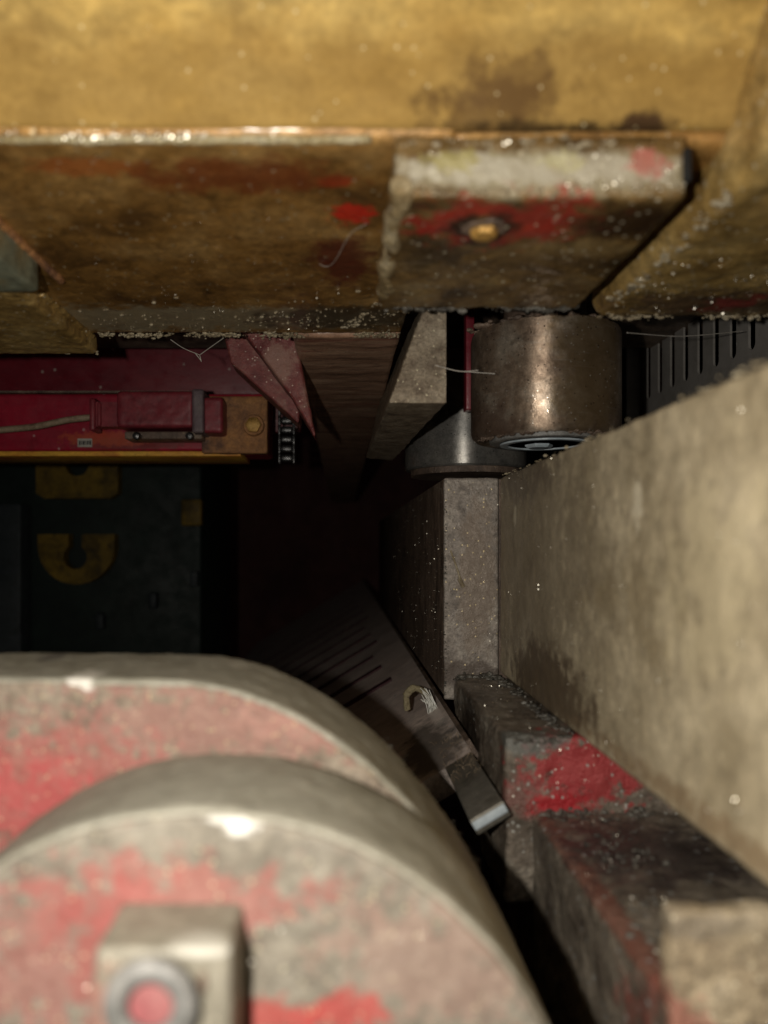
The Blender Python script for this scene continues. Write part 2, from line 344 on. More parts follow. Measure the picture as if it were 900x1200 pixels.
up = thing('overhead_casting', (0, .3, ZB), 'oily golden brown casting overhead with red paint scraps and a bright worn front edge', 'machine casting')
bm = bmesh.new()
prof = [(.21, ZB), (.2085, ZB+.006), (.200, ZB+.016), (.186, ZB+.034), (.172, ZB+.06), (.16, ZB+.12), (.40, ZB+.12), (.402, ZB+.01), (.40, ZB)]
prism(bm, [(-.34, y, z) for y, z in prof], (.371, 0, 0))
es = [e for e in bm.edges if all(abs(v.co.z-ZB) < 1e-5 and v.co.y < .22 for v in e.verts)]
bmesh.ops.bevel(bm, geom=es, offset=.0016, segments=4, affect='EDGES', profile=.5)
bd = link('casting_body', bm, 'under', up)
rugged(bd, .0022, [(.0012, .03), (.0007, .006)])
rugged(link('casting_shoulder', box(.0305, .30, .2115, .306, ZB-.0003, ZB+.119, bev=.002), 'under', up), .002, [(.001, .02)])
link('top_plate', box(-.30, .30, .30, .62, .16, .23), 'guide_side', up)
bm = bmesh.new()
fp = [(.2098, ZB+.0022), (.2070, ZB+.009), (.1975, ZB+.019), (.186, ZB+.034), (.172, ZB+.06), (.16, ZB+.12)]
prism(bm, [(-.34, y-.002, z) for y, z in fp]+[(-.34, y+.008, z+.002) for y, z in fp[::-1]], (.64, 0, 0), bev=.001)
rugged(link('golden_front', bm, 'gold', up), .0022, [(.0012, .04), (.0004, .01)])
rl = bmesh.new()   # pale tube on the worn front edge, its glint put into the colour
pts = [(-.30+i*.004, .2093+.0004*noise.noise(Vector((i*.4, 0, 0))), ZB-.0002+.0004*noise.noise(Vector((i*.3, 5, 0)))) for i in range(int(.315/.004))]
tube(rl, pts, .00125, 8)
rugged(link('worn_edge_glint', rl, 'weld', up), .0005, [(.0009, .003)])
# ledge block with scraped front face
lb = box(.0145, .094, .2085, .306, .0945, ZB+.0008, bev=.0014, seg=4)
rugged(link('ledge_block', lb, 'ledge', up), .0011, [(.0012, .012), (.0007, .004)])
wb = bmesh.new()
tube(wb, spline([(.0162+.0006*math.sin(i*1.3), .207+i*.0072, .0968+.0006*math.cos(i*2.1)) for i in range(13)], 4), .0030, 10)
rugged(link('weld_bead', wb, 'bead', up), .0006, [(.0026, .006)])
bt = bmesh.new(); lathe(bt, [(.0012, -.0030), (.0036, -.0027), (.0042, -.0018), (.0043, 0.0), (.0043, .003)], at(567, 268, .2286), n=6)
rugged(link('bolt_head', bt, 'rust_bolt', up), .0005, [(.0012, .004)])
rc = bmesh.new(); lathe(rc, [(.0066, -.0004), (.0066, .002)], at(567, 268, .2286), n=32)
rugged(link('bolt_recess_shade', rc, 'guide_side', up), .0006, [(.0016, .005)])  # near-flush dark disc, the recess's shade put into its colour
sl = box(.0925, .0945, .2068, .2085, .0985, .1075, bev=.0005); link('slot_shade', sl, 'black', up)  # black block standing in for the shade inside a slot
# flaring right hand flange
sb = bmesh.new()
prism(sb, [(.106, -.02, .097), (.106, .325, .097), (.106, .325, .22), (.106, -.02, .22)], (.2, 0, 0))
es = [e for e in sb.edges if all(abs(v.co.x-.106) < 1e-5 and v.co.z < .1 for v in e.verts)]
bmesh.ops.bevel(sb, geom=es, offset=.006, segments=3, affect='EDGES', profile=.5)
rugged(link('side_flange', sb, 'side_block', up), .0019, [(.0022, .02), (.001, .005)])
# left hanging guide
g1 = box(-.30, -.1168, .05, .297, .0977, ZB+.003, bev=.001); rugged(link('hanging_guide', g1, 'green_grey', up), .0015, [(.0008, .01)])
g2 = box(-.34, -.1315, .302, .415, .1035, ZB+.003, bev=.0015); rugged(link('hanging_guide', g2, 'side_block', up), .0015, [(.0014, .01), (.0008, .004)])
g3 = bmesh.new(); tube(g3, [(-.1165, .10+i*.02, ZB-.0006) for i in range(12)], .0016, 8)
rugged(link('weld_bead', g3, 'rust', up), .0006, [(.001, .004)])
g4 = bmesh.new(); tube(g4, [(-.1312, .335+i*.01, ZB-.0004) for i in range(8)], .0018, 8)
rugged(link('weld_bead', g4, 'side_block', up), .0006, [(.001, .004)])

# ------------------------------------------------------------------ beam running back from the casting
bm = box(-.0262, .0315, .403, 1.9, ZB-.001, .24, bev=.001)
sbm = link('support_beam', bm, 'beam', None, loc=(0, .41, ZB))
tag(sbm, 'dull brown beam running back into the dark behind the overhead casting', 'beam')
rugged(sbm, .003, [(.0012, .03), (.0008, .008)])

# ------------------------------------------------------------------ chalky steel bar beside the roller
Yb = .36
bm = bmesh.new()
pts = [at(455, 472, Yb), at(523, 473, Yb), at(523, 330, Yb), at(508, 330, Yb)]
far = [at(429, 537, .59), at(461, 540, .59), at(461, 480, .59), at(450, 480, .59)]
pts[2].z = far[2].z = far[3].z = pts[3].z = .125
va = [bm.verts.new(p) for p in pts]; vb = [bm.verts.new(p) for p in far]
bm.faces.new(va); bm.faces.new(vb[::-1])
for i in range(4): bm.faces.new((va[i], vb[i], vb[(i+1) % 4], va[(i+1) % 4]))
sbar = link('steel_bar', bm, 'bracket', None, loc=at(490, 472, Yb))
tag(sbar, 'chalky steel bar with a tapered side hanging left of the rusty roller', 'steel bar')
rugged(sbar, .0011, [(.0007, .006)])
# dim red edge strip behind the bar
st = link('red_strip', box(*(lambda a, b: (a.x, b.x, a.y, a.y+.01, b.z, a.z))(at(546, 345, .46), at(556, 480, .46)), bev=.0006), 'red', None, loc=at(551, 345, .46))
tag(st, 'narrow dark red strip hanging behind the left edge of the rusty roller', 'metal strip')

# ------------------------------------------------------------------ rollers
rc_ = Vector((.1085, .41, 0)); R1 = .0388
rt = thing('steel_roller', (rc_.x, rc_.y, .057), 'rust brown steel roller with a bright vertical glint hanging under the casting', 'roller')
bm = bmesh.new()
lathe(bm, [(R1*.80, .0580), (R1*.93, .0562), (R1*.975, .0575), (R1, .060), (R1, .1095), (R1*.985, .1120), (R1*.93, .1132), (R1*.6, .1132)], (rc_.x, rc_.y, 0), n=160)
link('roller_body', bm, 'roller', rt)
bm = bmesh.new(); lathe(bm, [(R1*.62, .0552), (R1*.70, .0545), (R1*.74, .0552), (R1*.76, .0578)], (rc_.x, rc_.y, 0), n=96)
link('end_cap', bm, 'ring', rt)
bm = bmesh.new(); lathe(bm, [(.0005, .0526), (.0062, .0528), (.0075, .0538), (.0075, .056)], (rc_.x-.002, rc_.y+.004, 0), n=6)
link('end_nut', bm, 'bright', rt)
bm = bmesh.new(); lathe(bm, [(R1*.50, .0546), (R1*.505, .0538), (R1*.60, .0538), (R1*.605, .0546)], (rc_.x, rc_.y, 0), n=96)
link('end_ring', bm, 'bright', rt)
bm = bmesh.new()
for i in range(70):
    a = random.uniform(PI*.95, PI*2.05); r = R1*random.uniform(.80, .93); s = random.uniform(.0006, .002)
    q = bmesh.ops.create_icosphere(bm, subdivisions=1, radius=s, matrix=Matrix.Translation((rc_.x+r*math.cos(a), rc_.y+r*math.sin(a), .0568)))
link('grease_crumbs', bm, 'guide_side', rt)['kind'] = 'stuff'
bm = bmesh.new(); lathe(bm, [(R1*.55, .112), (R1*.55, .17)], (rc_.x, rc_.y, 0), n=40); link('axle', bm, 'guide_side', rt)
bm = bmesh.new()
for i in range(60):
    a = random.uniform(PI, PI*2); r = R1*random.uniform(.82, 1.0); s = random.uniform(.001, .0028)
    bmesh.ops.create_icosphere(bm, subdivisions=2, radius=s, matrix=Matrix.Translation((rc_.x+r*math.cos(a)-.004, rc_.y+r*math.sin(a), 0.1128)) @ Matrix.Diagonal((1, 1, .6, 1)))
rugged(link('grease_collar', bm, 'guide_side', rt), .0007, [(.001, .003)])['kind'] = 'stuff'
# second, darker roller behind
c2 = at(545, 552, .545); R2 = .0425
r2 = thing('steel_roller', (c2.x, c2.y, c2.z), 'dark polished steel roller standing behind and below the rusty roller', 'roller')
bm = bmesh.new(); lathe(bm, [(R2*.97, c2.z), (R2, c2.z+.0012), (R2, .12), (R2*.97, .122)], (c2.x, c2.y, 0), n=140); link('roller_body', bm, 'steel_dark' if 'steel_dark' in M else 'beam', r2)
M['steel_dark'] = grime('dark_polished_steel', [(.18, .175, .165), (.28, .27, .25), (.36, .34, .31)], 60, metallic=.7, rough=(.32, .42), bump=.06, aniso=.8, specks=[(900, .95, (.02, .015, .01), .8)])
r2.children[0].data.materials[0] = M['steel_dark']
bm = bmesh.new(); lathe(bm, [(R2*.9, c2.z-.004), (R2*.9, c2.z)], (c2.x, c2.y, 0), n=80); link('roller_foot', bm, 'guide_side', r2)

# ------------------------------------------------------------------ right-hand plate and guide
XP = .0905
bm = bmesh.new()
prism(bm, [(XP, .07, .0395), (XP, .438, .0395), (XP, .438, -.0732), (XP, .07, -.0732)], (.006, 0, 0), bev=.0007)
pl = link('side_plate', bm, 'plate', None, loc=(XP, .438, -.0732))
tag(pl, 'large dusty tan steel plate running towards the viewer along the right', 'steel plate')
rugged(pl, .0018, [(.0007, .012), (.0005, .004)])
gd = thing('guide_block', (.075, .44, -.08), 'upright grey guide block with a mottled narrow end face beside the plate', 'guide block')
bm = box(.0587, XP-.0003, .4395, .4425, -.088, .0392, bev=.0006)
rugged(link('end_face', bm, 'guide', gd), .0008, [(.0008, .006)])
bm = box(.0589, .15, .4427, 1.2, -.086, .0388, bev=.0006); link('block_body', bm, 'guide_side', gd)

# ------------------------------------------------------------------ louvred panel
XW = .25; ys = [.25*900/q for q in (360, 373, 387, 403, 421, 439, 460, 481)]
pitch = (ys[0]-ys[-1])/7; hw = .0040; zb = .1235; zt = .30; y0 = .642; y1 = .30
out = [(XW, y0, zt), (XW, y0, -.05), (XW, y1, -.05), (XW, y1, zt)]
y = ys[-1]-4*pitch
slots = []
while y < ys[0]+.001: slots.append(y); y += pitch
for yc in slots:
    out.append((XW, yc-hw, zt))
    for k in range(9):
        a = PI+PI*k/8
        out.append((XW, yc+hw*math.cos(a), zb+hw*math.sin(a)))
    out.append((XW, yc+hw, zt))
lv = thing('louvred_panel', (XW, .5, .1), 'dark grey sheet panel with a row of narrow upright slots', 'vent panel')
bm = bmesh.new(); prism(bm, out, (.0015, 0, 0)); link('slotted_sheet', bm, 'louvre', lv, smooth=False)
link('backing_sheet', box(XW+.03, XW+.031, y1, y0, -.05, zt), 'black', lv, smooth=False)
link('flange', box(XW-.012, XW-.0005, y0-.001, y0+.001, -.05, zt), 'louvre', lv, smooth=False)
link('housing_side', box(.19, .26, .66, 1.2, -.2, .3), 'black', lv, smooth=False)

# ------------------------------------------------------------------ bed: foot block, rail, tab
bed = thing('machine_bed', (.1, .3, -.103), 'worn grey machine bed with a bright red paint patch under the plate', 'machine bed')
bm = bmesh.new()
prism(bm, [(.0640, .30, -.14), (.0640, .30, -.0745), (.14, .30, -.0745), (.14, .30, -.14)], (0, .138, 0), bev=.0015, seg=3)
rugged(link('foot_block', bm, 'bed', bed), .0011, [(.003, .012), (.0012, .004)])
bm = box(.0745, .16, .08, .2995, -.30, -.1035, bev=.0022, seg=3)
rugged(link('bed_rail', bm, 'bed_rail', bed), .0014, [(.0022, .02), (.0012, .005)])
bm = box(.0715, .13, .166, .172, -.115, -.0795, bev=.0012)
rugged(link('lit_patch_tab', bm, 'tab', bed), .0009, [(.0034, .012), (.0014, .004)])  # tab shaped as a lit patch on the rail, brightness in its colour
bm = box(.079, .15, .301, .44, -.30, -.141, bev=.002)
link('bed_web', bm, 'guide_side', bed)

# ------------------------------------------------------------------ foreground rear plate with rounded shoulder
bp = thing('rocker_plate', at(100, 1100, .22), 'thick grey rocker plate with rounded shoulder and worn red face behind the round disc', 'machine plate')
k = [(-200, 764), (-60, 764), (120, 765), (240, 767), (290, 773), (345, 793), (400, 826), (450, 868), (500, 925), (540, 982), (575, 1045), (605, 1110), (640, 1200), (675, 1310)]
ol = spline([at(u, v, .25) for u, v in k], 6)
ol += [at(690, 1500, .25), at(-200, 1500, .25)]
bm = bmesh.new(); prism(bm, ol, (0, -.0485, 0), bev=.001, seg=3)
o = link('plate_rim', bm, 'disc_rim', bp); rugged(o, .0012, [(.0009, .01), (.0006, .003)])
bm = bmesh.new()
ol2 = [Vector((p.x, .2018, p.z)) for p in ol]
cc = Vector((-.05, .2018, -.25))
ol2 = [p+(cc-p).normalized()*.0008 for p in ol2]
prism(bm, ol2, (0, -.0014, 0), bev=.0006)
rugged(link('plate_face', bm, 'disc_rear', bp), .0012, [(.0009, .006)])
# gasket layer: thin uneven lips between plates near the right shoulder
bm = bmesh.new()
ol3 = [at(400+(u-400)*1.0+3, v+8, .262) for u, v in k]
ol3 = spline(ol3, 6)+[at(690, 1500, .262), at(-200, 1500, .262)]
prism(bm, ol3, (0, -.008, 0), bev=.0008)
o = link('gasket_plate', bm, 'bracket', bp); rugged(o, .0012, [(.002, .008), (.001, .003)])

# front disc
def circ(u, v, r, Y): c = at(u, v, Y); return c, r*Y/F
cf, rf = circ(229.5, 1411.6, 462, .15)
ds = thing('cam_disc', (cf.x, cf.y, cf.z), 'big round grey disc with patches of worn pink red paint in the foreground', 'disc')
bm = bmesh.new()
lathe(bm, [(rf*.99, .0435), (rf*1.0, .0425), (rf, .003), (rf*.998, .0016), (rf*.992, .0010), (rf*.9, .0010)], cf, axis='Y', n=220)
rugged(link('disc_rim', bm, 'disc_rim', ds), .0014, [(.0008, .01), (.0005, .003)])
bm = bmesh.new(); lathe(bm, [(rf*.60, .0012), (rf*.985, .0012), (rf*.9915, .0008), (rf*.9905, -.0002), (rf*.985, -.0006), (rf*.3, -.0006)], cf, axis='Y', n=220)
rugged(link('disc_face', bm, 'disc_front', ds), .0012, [(.0009, .008), (.0004, .003)])
# boss with ring
b0 = at(108, 1112, .1325); b1 = at(247, 1300, .1325)
bm = box(b0.x, b1.x+.0035, .1325, .151, b1.z, b0.z, bev=.0012)
rugged(link('square_boss', bm, 'boss', ds), .0007, [(.0006, .006)])
rcn = at(176, 1178, .129)
bm = bmesh.new(); n1, n2 = 64, 14
rr = [[bm.verts.new(rcn+Vector(((.0059+.0021*math.cos(b))*math.cos(a), .0017*math.sin(b), (.0059+.0021*math.cos(b))*math.sin(a)))) for b in [2*PI*j/n2 for j in range(n2)]] for a in [2*PI*i/n1 for i in range(n1)]]
for i in range(n1):
    for j in range(n2): bm.faces.new((rr[i][j], rr[(i+1) % n1][j], rr[(i+1) % n1][(j+1) % n2], rr[i][(j+1) % n2]))
link('ring', bm, 'ring', ds)
bm = bmesh.new(); lathe(bm, [(.0042, .0030), (.0042, .0010), (.001, .0008)], rcn, axis='Y', n=40); link('ring_centre', bm, 'pink', ds)
bm = box(*(lambda a, b: (a.x, b.x, .1315, .1335, b.z, a.z))(at(233, 1140, .1325), at(243, 1160, .1325)), bev=.0004); link('set_screw', bm, 'guide_side', ds)

# ------------------------------------------------------------------ rolled chute plate
XR, ZR, YR, SL = .0612, -.0967, .29, .6
def ch(d, y, lift=0):     # d metres left of the right edge, along the slope
    n = Vector((-SL, 0, 1)).normalized()
    return Vector((XR-d, y, ZR-SL*d))+n*lift
chm = thing('chute_plate', (XR, YR, ZR), 'dark sloping chute plate with thin reddish grooves beyond the rocker plate', 'chute')
def slab(d0, d1, y0, y1, l0, l1, skew=0, bev=0):
    bm = bmesh.new()
    a = [ch(d0, y0, l1), ch(d1, y0-skew, l1), ch(d1, y1-skew, l1), ch(d0, y1, l1)]
    nn = Vector((-SL, 0, 1)).normalized()*(l0-l1)
    return prism(bm, a, nn, bev=bev)
o = link('chute_sheet', slab(0, .30, YR+.07, 2.2, -.012, 0), 'chute', chm); 
o = link('end_block', slab(0, .0125, YR, YR+.0695, -.006, .0008, bev=.0006), 'chute_end', chm)
link('bright_end', slab(.0002, .0123, YR-.0012, YR-.0001, -.0036, -.0002, bev=.0003), 'bright', chm)
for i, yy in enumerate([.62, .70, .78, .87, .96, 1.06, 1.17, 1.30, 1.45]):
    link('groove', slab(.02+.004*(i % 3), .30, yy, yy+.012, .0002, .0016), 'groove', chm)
link('side_lip', slab(-.002, .0, YR+.07, 2.2, -.012, .006), 'guide_side', chm)
# felt tuft with pale broken fibres on the chute
ft = thing('felt_tuft', ch(.02, .48, .002), 'curled brown felt tuft with pale broken fibres lying on the chute', 'felt tuft')
pc = at(487, 818, .58)
bm = bmesh.new(); tube(bm, spline([at(478, 832, .475), at(476, 815, .475), at(485, 806, .475), at(498, 812, .475), at(506, 828, .475), at(510, 842, .475)], 5), .0022, 8)
rugged(link('felt_loop', bm, 'felt', ft), .0008, [(.002, .004)])
bm = bmesh.new()
for i in range(16):
    a = at(495+random.uniform(-3, 8), 808+random.uniform(-2, 14), .47); e = at(506+random.uniform(-3, 14), 848+random.uniform(-12, 18), .465)
    m_ = (a+e)/2+Vector((random.uniform(0, .005), 0, random.uniform(0, .004)))
    tube(bm, spline([a, m_, e], 5), .00028, 5)
link('fibres', bm, 'fibre', ft)['kind'] = 'stuff'
# fuzz of hair on the end block
bm = bmesh.new()
for i in range(90):
    d = random.uniform(0, .0125); y_ = random.uniform(.33, .40); a = ch(d, y_, .0008)
    v = Vector((random.uniform(-1, 1), random.uniform(-1, 1), random.uniform(.1, .8)))*.0035
    tube(bm, spline([a, a+v*.5+Vector((0, 0, .001)), a+v], 3), .00006, 4)
tag(link('lint', bm, 'cable', None, loc=ch(.01, .45)), 'grey fuzzy lint caught on the grimy block at the lower end of the chute', 'lint', kind='stuff')

# ------------------------------------------------------------------ red frame on the left, far behind
yp = .74
a, b = at(-120, 380, yp), at(352, 470, yp)
rp_bm = box(a.x, b.x, yp, yp+.01, b.z-.03, .30, bev=.001)
yb = .62
a, b = at(-60, 461, yb), at(312, 529, yb)
rb = thing('red_frame', (a.x, yb, b.z), 'dark red frame with brighter red beam and chipped orange lower edge behind the sensor', 'machine frame')
link('panel', rp_bm, 'red', rb)
rugged(link('beam', box(a.x, b.x, yb, yb+.06, b.z, a.z, bev=.0012), 'red_beam', rb), .002, [(.0008, .03)])
link('lower_edge', box(a.x, b.x-.02, yb-.004, yb+.058, b.z-.0042, b.z-.0003, bev=.0006), 'orange_edge', rb)
link('top_seam', box(a.x, at(240, 0, yb).x, yb-.0015, yb+.02, a.z+.0003, a.z+.0018), 'guide_side', rb)
q0, q1 = at(91, 514, yb-.0008), at(108, 524, yb-.0008)
sk = link('sticker', box(q0.x, q1.x, yb-.0012, yb-.0004, q1.z, q0.z), 'label', rb, smooth=False)
bm = bmesh.new()
x = q0.x+.0013
for wdt in (.0012, .0006, .0014, .0005, .0011, .0013):
    bx(bm, x, x+wdt, yb-.0015, yb-.0011, q1.z+.0018, q0.z-.0018); x += wdt+.0007
link('print', bm, 'ink', sk, smooth=False)
# sensor
sn = thing('limit_switch', at(180, 490, yb-.02), 'dull red plug shaped sensor with grey ends fixed to the red beam', 'sensor')
a, b = at(138, 459, .59), at(228, 502, .59)
rugged(link('switch_body', box(a.x, b.x, .585, .612, b.z, a.z, bev=.003), 'plastic', sn), .0012, [(.001, .012)])
a, b = at(226, 457, .585), at(240, 508, .585)
rugged(link('clip_frame', box(a.x, b.x, .580, .614, b.z, a.z, bev=.0015), 'dark_plastic', sn), .001, [(.001, .01)])
a, b = at(238, 466, .59), at(262, 508, .59)
rugged(link('switch_head', box(a.x, b.x, .586, .612, b.z, a.z, bev=.0025), 'plastic', sn), .001, [(.001, .01)])
bm = bmesh.new(); cz = at(110, 487, .6)
for i in (0, 1):
    bx(bm, cz.x+i*.006, cz.x+i*.006+.0045-.0015*i, .588, .606, cz.z-.0135+.003*i, cz.z+.0115-.003*i, bev=.0018)
bx(bm, cz.x+.001, cz.x+.026, .591, .604, cz.z-.010, cz.z+.009)
link('strain_relief', bm, 'plastic', sn)
bm = bmesh.new(); bx(bm, at(145, 0, .59).x, at(236, 0, .59).x, .592, .615, at(0, 514, .59).z, at(0, 505, .59).z, bev=.001)
link('mounting_foot', bm, 'guide_side', sn)
for u in (160, 222):
    bm = bmesh.new(); lathe(bm, [(.001, -.003), (.0025, -.0024), (.0032, 0), (.0032, .004)], at(u, 511, .588), axis='Y', n=20)
    link('screw', bm, 'chain', sn)
cb = bmesh.new(); tube(cb, spline([at(-60, 512, .6), at(0, 504, .598), at(40, 500, .595), at(80, 492, .594), at(118, 488, .596)], 8), .0025, 12)
link('cable', cb, 'cable', sn)
# rusty bracket with bolt
a, b = at(236, 464, .608), at(313, 531, .608)
rk = thing('rusty_bracket', (b.x, .61, b.z), 'rusty orange square bracket plate with an ochre bolt at the end of the red beam', 'bracket')
rugged(link('bracket_plate', box(a.x, b.x, .608, .6195, b.z, a.z, bev=.0006), 'rust', rk), .0012, [(.0008, .01)])
bc = at(297, 498, .603)
bm = bmesh.new(); lathe(bm, [(.0078, .0), (.0084, .0012), (.0084, .005)], bc, axis='Y', n=32); link('washer', bm, 'rust', rk)
bm = bmesh.new(); lathe(bm, [(.0045, -.0040), (.0062, -.0030), (.0066, -.001), (.0066, .001)], bc, axis='Y', n=6); link('bolt_head', bm, 'rust_bolt', rk)
# drive chain
cn = thing('drive_chain', at(336, 535, .66), 'short oily roller chain hanging beside the rusty bracket', 'chain')
for i in range(6):
    p = at(336, 482+i*11, .66)
    bm = bmesh.new()
    for s in (-1, 1):
        bx(bm, p.x+s*.0062-.0012, p.x+s*.0062+.0012, p.y-.0035, p.y+.0035, p.z-.0052, p.z+.0052, bev=.0010)
    bx(bm, p.x-.0055, p.x+.0055, p.y-.003, p.y+.003, p.z-.0032, p.z+.0032, bev=.0022)
    link('link', bm, 'chain', cn)
# worn red gusset
bm = bmesh.new(); yg = .45
prism(bm, [at(278, 380, yg), at(345, 380, yg), at(352, 420, yg), at(371, 516, yg), at(340, 462, yg)], (0, .02, 0), bev=.001)
gs = thing('red_gusset', at(320, 390, yg), 'worn red triangular gusset plate coming down from the casting', 'gusset')
gp = link('web_plate', bm, 'red_worn', gs)
bm = bmesh.new(); prism(bm, [at(262, 392, yg+.02), at(290, 395, yg+.02), at(352, 470, yg+.02), at(350, 496, yg+.02), at(270, 425, yg+.02)], (0, .03, 0), bev=.001)
rugged(link('flange', bm, 'red_worn', gs), .001, [(.001, .01)])
rugged(gp, .0012, [(.0012, .008)])

# ------------------------------------------------------------------ dim machine far behind
yf = 1.15
fm = thing('green_machine', at(120, 760, yf), 'dark green machine with blue grey post and yellow plates in the far gloom', 'machine')
a, b = at(-150, 545, yf), at(236, 960, yf)
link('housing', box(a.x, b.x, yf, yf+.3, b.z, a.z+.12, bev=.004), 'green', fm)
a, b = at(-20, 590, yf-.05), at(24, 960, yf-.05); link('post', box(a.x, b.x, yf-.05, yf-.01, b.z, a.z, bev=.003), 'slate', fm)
# yellow lug: U shaped with keyhole
def arc(cu, cv, r, a0, a1, n, Y): return [at(cu+r*math.cos(a), cv+r*math.sin(a), Y) for a in [a0+(a1-a0)*i/n for i in range(n+1)]]
Yl = yf-.035
pts = [at(44, 626, Yl), at(80, 626, Yl)]+arc(88, 653, 14, -2.15, -1.0-2*PI, 16, Yl)+[at(96, 626, Yl), at(134, 626, Yl), at(134, 640, Yl)]+arc(89, 640, 45, .25, PI-.25, 14, Yl)[0:]+[at(44, 640, Yl)]
bm = bmesh.new(); prism(bm, pts, (0, .02, 0)); link('lifting_lug', bm, 'yellow', fm, smooth=False)
pts = [at(42, 520, Yl), at(80, 520, Yl)]+arc(90, 544, 14, -2.2, -.95-2*PI, 16, Yl)+[at(100, 520, Yl), at(138, 520, Yl), at(138, 578, Yl), at(128, 584, Yl), at(52, 584, Yl), at(42, 578, Yl)]
bm = bmesh.new(); prism(bm, pts, (0, .02, 0)); link('lifting_lug', bm, 'yellow', fm, smooth=False)
a, b = at(212, 585, Yl), at(236, 616, Yl); link('yellow_plate', box(a.x, b.x, Yl, Yl+.02, b.z, a.z, bev=.003), 'yellow', fm)
for u, v in ((228, 678), (180, 704), (118, 728)):
    p = at(u, v, yf-.01); bm = bmesh.new(); bx(bm, p.x-.006, p.x+.006, p.y-.008, p.y+.011, p.z-.012, p.z+.012, bev=.003); link('bolt_head', bm, 'slate', fm)

# ------------------------------------------------------------------ cobwebs
def web(name, strands, label, r=.00022):
    bm = bmesh.new()
    for s in strands: tube(bm, spline(s, 6), r, 5)
    tag(link(name, bm, 'web', None, loc=strands[0][0]), label, 'cobweb')
web('cobweb', [[at(200, 398, .43), at(215, 408, .44), at(234, 416, .45)], [at(262, 396, .43), at(248, 406, .44), at(234, 416, .45)],
               [at(234, 416, .45), at(236, 424, .45)], [at(228, 413, .45), at(236, 423, .45)]], 'small dusty cobweb hanging under the casting in front of the red panel')
web('cobweb', [[at(510, 428, .355), at(538, 435, .36), at(560, 434, .365)], [at(538, 435, .36), at(580, 438, .368)]], 'thin cobweb thread strung from the steel bar to the roller')
web('cobweb', [[at(735, 390, .36), at(800, 394, .40), at(870, 388, .44)]], 'thin cobweb thread crossing the louvred panel')
web('cobweb', [[at(300, 290, .29), at(350, 296, .30), at(385, 312, .30), at(410, 275, .27), at(430, 262, .26)]], 'loose curled thread clinging to the casting underside', .00007)

# ------------------------------------------------------------------ flakes added and turned to the flash to make glints
CAMP = Vector((-.018, 0, .003))
def glint_flakes(name, n, pos, size, label, spread=.5, cat='glint_flakes'):
    bm = bmesh.new()
    for i in range(n):
        for _ in range(12):
            p, nrm = pos()
            if noise.noise(p*70) > random.uniform(-.05, .35): break
        d = (CAMP-p).normalized()
        q = (d+Vector((random.gauss(0, spread), random.gauss(0, spread), random.gauss(0, spread)))).normalized()
        s = size*(.35+1.3*random.random()**3)
        t = q.orthogonal().normalized(); b = q.cross(t)
        nb = random.choice((4, 5, 6)); ph = random.random()*6
        top = [p+(t*math.cos(ph+2*PI*k/nb)*random.uniform(.7, 1.2)+b*math.sin(ph+2*PI*k/nb)*random.uniform(.5, 1.1))*s for k in range(nb)]
        va = [bm.verts.new(x+q*s*.3) for x in top]; vb = [bm.verts.new(x-q*s*.5) for x in top]
        bm.faces.new(va); bm.faces.new(vb[::-1])
        for k in range(nb): bm.faces.new((va[k], vb[k], vb[(k+1) % nb], va[(k+1) % nb]))
    tag(link(name, bm, 'flake', None, smooth=False), label, cat, kind='stuff')
U = random.uniform
def under():
    Y = .215+.185*random.random()**.6
    return Vector((U(-.2, .014 if Y < .3 else .03), Y, ZB-.0008)), None
glint_flakes('glint_flakes', 300, under, .0002, 'tiny added glint flakes on the oily underside of the casting')
def edge():
    x = random.choice((U(-.095, .0), U(-.075, -.03), U(-.06, -.035)))
    return Vector((x, .2078+U(-.0006, .0006), ZB+U(-.001, .001))), None
glint_flakes('glint_flakes', 170, edge, .00034, 'row of added glint flakes along the worn front edge of the casting', .28)
def ledge():
    return (Vector((U(.016, .093), .2078, U(.096, .110))) if random.random() < .5 else Vector((U(.02, .092), .2076, U(.0962, .0985)))), None
glint_flakes('glint_flakes', 150, ledge, .0003, 'added glint flakes on the scraped front face of the ledge block', .4)
def flange():
    Y = U(.2, .32); return Vector((U(.108, .108+.06), Y, .0962)), None
glint_flakes('glint_flakes', 260, flange, .00028, 'tiny added glint flakes on the dusty right hand flange')
def goldf():
    z = U(ZB+.004, ZB+.04); y = .2085-(z-ZB-.006)*.62
    return Vector((U(-.1, .1), y-.001, z)), None
glint_flakes('glint_flakes', 25, goldf, .0002, 'sparse added glint flakes on the golden front of the casting')
def platef():
    Y = U(.15, .43); return Vector((XP-.0004, Y, U(-.072, .038))), None
glint_flakes('glint_flakes', 420, platef, .00021, 'small added glint flakes scattered over the tan side plate', .55)
def dark_side():
    return Vector((.0585, .445+.4*random.random()**1.5, U(-.084, .036))), None
glint_flakes('glint_flakes', 300, dark_side, .0003, 'pinprick glints on the black side of the guide block', .55)
def endf(): return Vector((U(.059, .09), .4388, U(-.082, .038))), None
glint_flakes('glint_flakes', 120, endf, .00026, 'golden pinprick glints on the guide block end face', .6)
def railt():
    Y = U(.15, .30); return Vector((U(.075, .10), Y, -.1028)), None
glint_flakes('glint_flakes', 180, railt, .00026, 'silvery chips lying on the bed rail', .5)
def foot(): return (Vector((U(.064, .11), .2992, U(-.103, -.076))) if random.random() < .5 else Vector((U(.064, .09), U(.31, .43), -.0738))), None
glint_flakes('glint_flakes', 150, foot, .00028, 'silvery chips on the red patched foot block', .5)
def discf(): return Vector((U(-.07, .03), .1485, U(-.094, -.06))), None
def discf2():
    while True:
        x, z = U(-.07, .035), U(-.1, -.05)
        if (x-cf.x)**2+(z-cf.z)**2 < (rf*.98)**2: return Vector((x, .1482, z)), None
